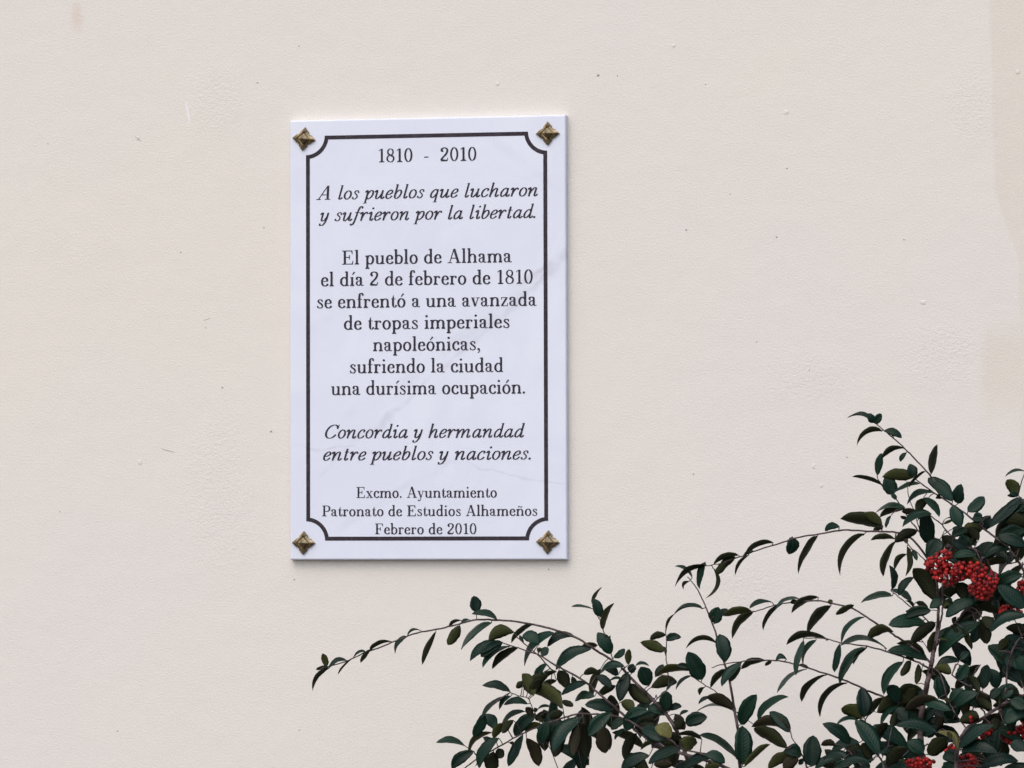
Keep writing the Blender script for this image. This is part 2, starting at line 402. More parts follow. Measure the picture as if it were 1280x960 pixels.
    g = G['P'] = Glyph(78); g.stem(24, 0, 100, 15.5).rect(6, 93.8, 26, 100).foot(24, 0, 18, 20, 1, 15.5).curve([(26, 97.6), (50, 97), (65, 88), (68, 72), (65, 56), (50, 47), (26, 46.5)], 14, 6)
    # figures
    g = G['0'] = Glyph(66); g.oval(33, 50, 21.5, 48, 12.5, 4.5)
    g = G['1'] = Glyph(56); g.stem(30, 0, 99).foot(30, 0, 18, 18).line(10, 84, 26, 97, 4.5, 5)
    g = G['2'] = Glyph(66); g.dot(18, 74, 7.5).curve([(13, 73), (16, 90), (32, 97.5), (49, 90), (52, 72), (40, 48), (20, 26), (9, 6)], T_, H_).quad((8, 0), (52, 0), (54, 13), (42, 10), (22, 14), (8, 8)).line(52, 4, 56, 26, 5)
    g = G['8'] = Glyph(66); g.oval(33, 75, 18, 22.5, 10.5, 4.5).oval(33, 27, 22, 25, 11.5, 4.5).line(22, 62, 46, 40, 8)
    g = G['.'] = Glyph(28); g.dot(13, 7.5, 8)
    g = G[','] = Glyph(28); g.dot(13, 8, 8).curve([(18, 7), (19, -6), (9, -18)], 7, 4)
    g = G['-'] = Glyph(44); g.rect(6, 28, 36, 36)
    G[' '] = Glyph(34)
    return G

def italic():
    """drawn upright, sheared when set"""
    T, H = 11.2, 5.6
    G = {}
    def bowl(g, x): return g.curve([(x + 36, 50), (x + 27, 61), (x + 15, 56), (x + 4, 38), (x + 2, 18), (x + 9, 3.5), (x + 20, 6), (x + 31, 20), (x + 37, 38)], T, H)
    def tail(g, x): return g.curve([(x, 20), (x + 1, 7), (x + 7, 2), (x + 14, 8), (x + 18, 16)], T, H)
    def lead(g, x, y=62): return g.curve([(x - 14, y - 14), (x - 9, y - 4), (x - 3, y - 1), (x, y - 10)], T, H)
    g = G['a'] = Glyph(64); bowl(g, 8); g.stem(45, 16, 62, T); tail(g, 45)
    g = G['b'] = Glyph(56); g.stem(12, 20, 103, T).rect(2, 98, 14, 102).curve([(12, 26), (15, 8), (26, 2), (40, 14), (47, 38), (42, 57), (31, 61), (19, 48), (12, 30)], T, H)
    g = G['c'] = Glyph(50); g.dot(39, 49, 6).curve([(43, 50), (37, 60), (25, 61), (12, 46), (8, 24), (15, 5), (26, 2.5), (38, 9), (45, 20)], T, H)
    g = G['d'] = Glyph(64); bowl(g, 8); g.stem(45, 16, 103, T).rect(34, 98, 47, 102); tail(g, 45)
    g = G['e'] = Glyph(50); g.curve([(12, 29), (28, 33), (40, 44), (38, 57), (28, 62), (14, 50), (8, 26), (14, 6), (26, 2.5), (37, 9), (44, 20)], T, H)
    g = G['f'] = Glyph(42); g.curve([(46, 96), (38, 103), (29, 96), (23, 70), (20, 30), (16, -8), (8, -28), (-2, -30)], T, H).dot(45, 94, 6).dot(-2, -25, 6).rect(6, 58, 38, 62)
    g = G['h'] = Glyph(66); g.stem(12, 0, 103, T).rect(2, 98, 14, 102).curve([(12, 18), (20, 42), (33, 60), (44, 58), (45, 42), (44, 18)], T, H); tail(g, 44)
    g = G['i'] = Glyph(38); lead(g, 18); g.stem(18, 16, 54, T); tail(g, 18); g.dot(20, 88, 7)
    g = G['l'] = Glyph(38); g.stem(16, 16, 103, T).rect(6, 98, 18, 102); tail(g, 16)
    g = G['m'] = Glyph(104); lead(g, 15); g.stem(15, 0, 54, T).curve([(15, 18), (23, 42), (36, 60), (46, 58), (47, 42), (46, 0)], T, H).curve([(46, 18), (55, 42), (68, 60), (78, 58), (79, 42), (79, 18)], T, H); tail(g, 79)
    g = G['n'] = Glyph(70); lead(g, 15); g.stem(15, 0, 54, T).curve([(15, 18), (23, 42), (36, 60), (47, 58), (48, 42), (47, 18)], T, H); tail(g, 47)
    g = G['o'] = Glyph(54); g.oval(27, 32, 19, 29.5, T, H)
    g = G['p'] = Glyph(60); lead(g, 16); g.stem(16, -31, 54, T).rect(4, -31, 28, -27).curve([(16, 26), (20, 8), (30, 2), (44, 14), (51, 38), (46, 57), (35, 61), (23, 48), (16, 30)], T, H)
    g = G['q'] = Glyph(60); bowl(g, 8); g.stem(45, -31, 62, T).rect(33, -31, 57, -27)
    g = G['r'] = Glyph(52); lead(g, 15); g.stem(15, 0, 54, T).curve([(15, 18), (22, 42), (33, 60), (45, 57)], T, H).dot(43, 53, 6)
    g = G['s'] = Glyph(46); g.curve([(37, 48), (31, 60), (20, 61), (13, 52), (17, 42), (30, 30), (34, 16), (27, 4), (17, 2.5), (6, 9)], 8.5, 5, p=1).dot(8, 12, 5.5).dot(36, 49, 5)
    g = G['t'] = Glyph(40); g.stem(16, 16, 84, T).rect(4, 58, 32, 62); tail(g, 16)
    g = G['u'] = Glyph(68); lead(g, 15); g.curve([(15, 56), (14, 20), (17, 5), (26, 3), (38, 18), (47, 42)], T, H).stem(47, 16, 62, T); tail(g, 47)
    g = G['y'] = Glyph(62); lead(g, 15); g.curve([(15, 56), (14, 22), (17, 6), (26, 3), (38, 16), (46, 40)], T, H).curve([(46, 62), (46, 30), (42, -2), (32, -24), (18, -30), (9, -24)], T, H).dot(11, -21, 6)
    g = G['A'] = Glyph(92); g.line(50, 101, 70, 2, 14.5).line(48, 98, 12, 2, 6.5).rect(28, 32, 64, 38).rect(0, 0, 27, 6).rect(53, 0, 86, 6)
    g = G['C'] = Glyph(84); g.curve([(76, 72), (66, 92), (46, 97), (24, 84), (10, 52), (14, 20), (34, 3), (56, 8), (74, 28)], 13, 4.5).line(76, 68, 78, 100, 4.5, 5)
    g = G['.'] = Glyph(28); g.dot(11, 7, 7.5)
    G[' '] = Glyph(32)
    return G
ROMAN, ITALIC = roman(), italic()

def set_line(text, xl, yl, xr, yr, cap_px, it=False, thick=1.0):
    """one engraved line, fitted between two measured ends on the slab's face"""
    G = ITALIC if it else ROMAN
    shear = 0.245 if it else 0.0
    a = at(xl, yl, TH); b = at(xr, yr, TH)
    zb = (a.z + b.z) / 2 - ZC
    k = cap_px * px_scale(TH) / 100.0
    polys = []; x = 0
    for ch in text:
        g = G[ch]
        for q in g.polys: polys.append([(px + x + py * shear, py) for px, py in q])
        x += g.adv
    x0 = min(p[0] for q in polys for p in q); x1 = max(p[0] for q in polys for p in q)
    sx = (b.x - a.x) / (x1 - x0)
    vv, ff = [], []
    for i, q in enumerate(polys):
        y = FRONT - 0.0002 - 0.00002 * (i % 23)
        s = len(vv)
        vv += [(a.x + (px - x0) * sx, y, zb + py * k) for px, py in q]
        ff.append(tuple(range(s, s + len(q))))
    o = link('inscription_line', vv, ff, INK); o.parent = plaque
    return sx / k
LINES = [
    ('1810  -  2010', 473.5, 203.0, 595.5, 200.8, 17.3, False),
    ('A los pueblos que lucharon', 395.5, 249.3, 672.8, 245.8, 17.6, True),
    ('y sufrieron por la libertad.', 398.5, 276.3, 669.4, 273.0, 17.6, True),
    ('El pueblo de Alhama', 427.8, 330.3, 640.0, 328.4, 17.8, False),
    ('el día 2 de febrero de 1810', 401.4, 357.4, 666.0, 355.0, 17.8, False),
    ('se enfrentó a una avanzada', 396.5, 384.7, 671.0, 383.0, 17.8, False),
    ('de tropas imperiales', 430.0, 411.8, 637.0, 410.4, 17.8, False),
    ('napoleónicas,', 466.4, 439.0, 600.2, 437.8, 17.8, False),
    ('sufriendo la ciudad', 437.5, 466.6, 629.0, 464.9, 17.8, False),
    ('una durísima ocupación.', 414.0, 493.7, 656.4, 492.1, 17.8, False),
    ('Concordia y hermandad', 406.3, 548.0, 656.4, 546.9, 17.6, True),
    ('entre pueblos y naciones.', 404.0, 575.7, 663.6, 574.3, 17.6, True),
    ('Excmo. Ayuntamiento', 445.6, 622.5, 621.2, 621.8, 13.8, False),
    ('Patronato de Estudios Alhameños', 402.8, 645.3, 671.7, 644.8, 13.6, False),
    ('Febrero de 2010', 468.8, 667.9, 595.6, 667.5, 13.6, False),
]
for L in LINES: print('fit', L[0], round(set_line(*L), 3))

# ------------------------------------------------------------------ studs
def brass():
    m, t, p = material('aged_brass'); n = N(t)
    P = n.new('ShaderNodeTexCoord').outputs['Object']
    k = n.rng(n.noise(P, 130, 4, 0.65), 0.35, 0.7)
    c = n.mix(k, (0.13, 0.09, 0.042), (0.44, 0.34, 0.20))
    t.links.new(c, p.inputs['Base Color']); p.inputs['Metallic'].default_value = 0.85
    t.links.new(n.rng(k, 0, 1, 0.36, 0.22), p.inputs['Roughness'])
    t.links.new(n.bump(n.noise(P, 300, 3), 0.2, 0.0004), p.inputs['Normal'])
    return m
BRASS = brass()
def stud(px, py, rot, sx=1.0):
    c = at(px, py, TH)
    # plate: four ridged points with stepped notches between them
    ring = []
    prof = [(0, 1.0), (22, 0.74), (30, 0.72), (36, 0.60), (45, 0.615), (54, 0.60), (60, 0.72), (68, 0.74)]
    for q in range(4):
        for a, r in prof: ring.append((R(a + 90 * q), r))
    s = 0.0172; vv = []; ff = []
    def pt(a, r, y): return (r * s * math.cos(a) * sx, -y, r * s * math.sin(a))
    K = len(ring)
    for a, r in ring: vv.append(pt(a, r, 0.0))
    for a, r in ring: vv.append(pt(a, r * 0.97, 0.0030))
    # inner loop where the pyramid is set in a groove
    def dia(a): return 1.0 / (abs(math.cos(a)) + abs(math.sin(a)))
    for i, (a, r) in enumerate(ring):
        vv.append(pt(a, 0.60 * dia(a), 0.0062 if i % 8 == 0 else 0.0046))
    for a, r in ring: vv.append(pt(a, 0.60 * dia(a), 0.0010))
    for a, r in ring: vv.append(pt(a, 0.465 * dia(a), 0.0010))
    for a, r in ring: vv.append(pt(a, 0.46 * dia(a), 0.0062))
    for lv in range(5):
        for i in range(K):
            j = (i + 1) % K
            ff.append((lv * K + i, lv * K + j, (lv + 1) * K + j, (lv + 1) * K + i))
    top = len(vv); vv.append((0, -0.0094, 0))
    for i in range(K): ff.append((5 * K + i, 5 * K + (i + 1) % K, top))
    o = link('corner_stud', vv, ff, BRASS)
    o.location = (c.x, FRONT, c.z - ZC); o.rotation_euler = (0, rot, 0); o.parent = plaque
    bmx = bmesh.new(); bmx.from_mesh(o.data); bmesh.ops.recalc_face_normals(bmx, faces=bmx.faces); bmx.to_mesh(o.data); bmx.free()
for (x, y, r_) in ((380.2, 173.8, R(7)), (684.8, 167.0, R(0)), (379.8, 678.6, R(2)), (685.0, 677.6, R(3))): stud(x, y, r_)
# ------------------------------------------------------------------ cotoneaster shrub
random.seed(7)
ZONE = {'A': (380, 720), 'B': (540, 780), 'C': (720, 690), 'D': (720, 780), 'E': (900, 780), 'F': (900, 640), 'G': (1040, 500), 'H': (1040, 640), 'I': (1040, 780), 'W': None}
def px(zone, x, y):
    if zone == 'W': return float(x), float(y)
    ox, oy = ZONE[zone]; return ox + x * 240 / 1280.0, oy + y * 240 / 1280.0

# stems: branch, zone, points, distance from the wall at the first and last point (m), radius there (mm)
STEMS = [
 # long low branch reaching left
 (0, 'A', [(108, 622), (155, 605), (280, 570), (400, 515), (560, 455), (690, 400), (780, 375), (940, 345), (1050, 315), (1150, 292), (1280, 295), (1400, 302), (1533, 325), (1660, 355), (1813, 410), (1913, 475), (2013, 535), (2113, 600)], .50, .53, .7, 1.6),
 (0, 'D', [(303, 293), (330, 320), (400, 395), (480, 470), (530, 525), (600, 600), (660, 690), (700, 780), (735, 880), (760, 960), (800, 1100), (880, 1400), (1300, 2300)], .53, .60, 1.6, 3.4),
 # second and third lower twigs on the left
 (1, 'B', [(570, 90), (650, 160), (720, 220), (800, 310)], .56, .565, .7, .9),
 (1, 'B', [(465, 125), (560, 155), (640, 182), (720, 210), (830, 280), (940, 335), (1040, 400), (1120, 470), (1240, 575), (1290, 620), (1340, 690), (1430, 760), (1560, 830), (1800, 900), (1960, 960), (2200, 1100), (2700, 1700)], .56, .62, .7, 2.6),
 (2, 'B', [(140, 1010), (220, 960), (300, 900), (440, 822), (600, 732), (720, 680), (830, 640), (960, 602), (1080, 600), (1200, 610), (1300, 640), (1400, 700), (1560, 830)], .60, .62, .8, 1.4),
 (2, 'B', [(515, 455), (580, 480), (640, 495), (660, 540), (690, 600), (720, 660)], .61, .60, .6, .7),
 (2, 'B', [(215, 812), (250, 830), (285, 860), (310, 890)], .60, .60, .5, .6),
 # short upright shoots
 (3, 'C', [(110, 345), (130, 400), (165, 470), (185, 530), (215, 620), (250, 730)], .53, .53, .5, .8),
 (4, 'C', [(595, 520), (605, 590), (600, 680), (610, 780), (615, 900), (560, 960), (520, 1000)], .56, .58, .6, .9),
 # upright middle branch
 (5, 'C', [(745, 165), (800, 235), (850, 330), (890, 430), (925, 520), (950, 610), (985, 730), (1015, 820), (1035, 920), (1055, 1050), (1075, 1160), (1085, 1290), (1095, 1440), (1150, 1700), (1400, 2500)], .60, .68, .6, 2.4),
 (5, 'D', [(775, 350), (850, 400), (940, 460), (1045, 570), (1068, 640)], .64, .64, .6, .8),
 (5, 'D', [(1045, 570), (1120, 625), (1200, 680), (1240, 710)], .64, .63, .5, .5),
 # arching branch with hanging leaves, low
 (6, 'E', [(-50, 293), (0, 272), (160, 247), (300, 240), (460, 257), (600, 297), (770, 352), (900, 405), (1000, 450), (1100, 488), (1200, 522), (1320, 560), (1440, 600)], .66, .70, .6, 1.7),
 (7, 'E', [(560, 95), (700, 97), (800, 125), (980, 150), (1130, 190), (1280, 240), (1380, 290), (1430, 340)], .70, .72, .6, 1.4),
 # arching branches, middle and upper
 (8, 'F', [(195, 665), (270, 652), (360, 622), (500, 600), (650, 592), (760, 612), (880, 642), (980, 702), (1090, 775), (1170, 825), (1240, 872), (1310, 920), (1400, 1000)], .66, .71, .6, 1.6),
 (9, 'F', [(-90, 360), (0, 345), (50, 325), (150, 292), (270, 248), (400, 208), (530, 167), (690, 142), (820, 120), (980, 127), (1130, 133), (1230, 150), (1300, 200), (1390, 320), (1440, 420)], .62, .70, .6, 1.5),
 (10, 'F', [(1140, 525), (1200, 575), (1280, 640), (1360, 700), (1410, 760)], .68, .70, .6, 1.0),
 # tall shoots upper right
 (11, 'G', [(285, 150), (350, 207), (430, 272), (520, 360), (600, 442), (655, 505), (690, 550)], .74, .745, .7, 1.1),
 (11, 'G', [(540, 515), (600, 560), (700, 632), (800, 695), (900, 765), (1000, 850), (1100, 925), (1160, 975), (1210, 1030), (1300, 1180), (1380, 1400), (1420, 1800)], .72, .74, .7, 2.0),
 (12, 'G', [(300, 515), (340, 580), (420, 650), (500, 770), (560, 850), (620, 930), (680, 1020), (720, 1150)], .68, .70, .6, 1.2),
 (12, 'G', [(498, 540), (510, 640), (545, 740), (580, 850), (612, 925)], .68, .69, .5, .7),
 (12, 'G', [(640, 760), (720, 820), (770, 880), (850, 950), (960, 1000)], .72, .74, .8, 1.0),
 (13, 'G', [(1300, 690), (1240, 635)], .76, .76, .8, .6),
 # main upright stem
 (14, 'H', [(700, 470), (710, 600), (708, 700), (700, 800), (690, 880), (672, 960), (655, 1050), (640, 1120), (620, 1220), (600, 1320), (590, 1500), (600, 1900), (700, 2600)], .73, .72, 1.4, 4.6),
 (14, 'H', [(735, 480), (738, 600), (730, 700), (712, 800), (690, 900)], .74, .73, 1.2, 1.2),
 (14, 'H', [(490, 190), (520, 230), (610, 310), (680, 420), (705, 520)], .72, .73, .6, .9),
 (14, 'H', [(960, 590), (890, 660), (820, 740), (740, 830), (690, 900)], .73, .72, .8, 1.2),
 # right-hand stems
 (15, 'I', [(560, 70), (600, 110), (640, 170)], .7, .71, .5, .5),
 (15, 'I', [(800, 340), (870, 390), (940, 425), (1000, 455), (1080, 500), (1140, 545)], .76, .74, .9, 1.4),
 (15, 'I', [(1290, 470), (1180, 515), (1130, 542), (1060, 590), (980, 645), (900, 700), (850, 780), (835, 850), (825, 960), (830, 1300), (850, 1800)], .74, .78, 1.6, 3.2),
 (15, 'I', [(650, 290), (720, 330), (770, 500), (800, 560), (840, 625), (900, 700)], .74, .76, .8, 1.0),
 (15, 'I', [(845, 835), (800, 740), (740, 700)], .80, .80, .6, .5),
 (15, 'I', [(1320, 40), (1230, 120), (1180, 250), (1160, 400), (1150, 540)], .76, .74, 1.0, 1.3),
 # bottom edge stems
 (16, 'D', [(560, 745), (640, 780), (700, 832), (860, 872), (1000, 962), (1200, 1100), (1500, 1500)], .70, .72, .9, 1.5),
 (17, 'E', [(480, 760), (520, 830), (560, 900), (590, 1000), (700, 1400)], .74, .76, .6, 1.4),
 (17, 'E', [(950, 600), (980, 680), (1020, 790), (1060, 880), (1092, 960), (1110, 1200)], .78, .80, .6, 1.4),
 (17, 'E', [(1125, 805), (1090, 870), (1075, 910)], .78, .79, .4, .4),
 # stems outside the picture
 (18, 'W', [(1540, 640), (1450, 760), (1380, 900), (1330, 1080), (1290, 1330)], .80, .80, .8, 2.2),
 (18, 'W', [(1420, 560), (1375, 700), (1335, 850), (1305, 1020), (1280, 1300)], .84, .80, .8, 2.2),
 (18, 'W', [(1570, 880), (1460, 990), (1380, 1120), (1300, 1350)], .76, .80, .8, 2.2),
 (19, 'W', [(1550, 1140), (1450, 1230), (1350, 1340), (1290, 1450)], .84, .80, .8, 2.2),
 (19, 'W', [(880, 1040), (980, 1180), (1100, 1330), (1220, 1500)], .70, .78, .8, 2.2),
 (19, 'W', [(1010, 1010), (1090, 1150), (1200, 1350)], .76, .80, .8, 2.0),
 (17, 'E', [(840, 830), (880, 870), (910, 910), (950, 970), (1000, 1200)], .78, .79, .6, 1.0),
]

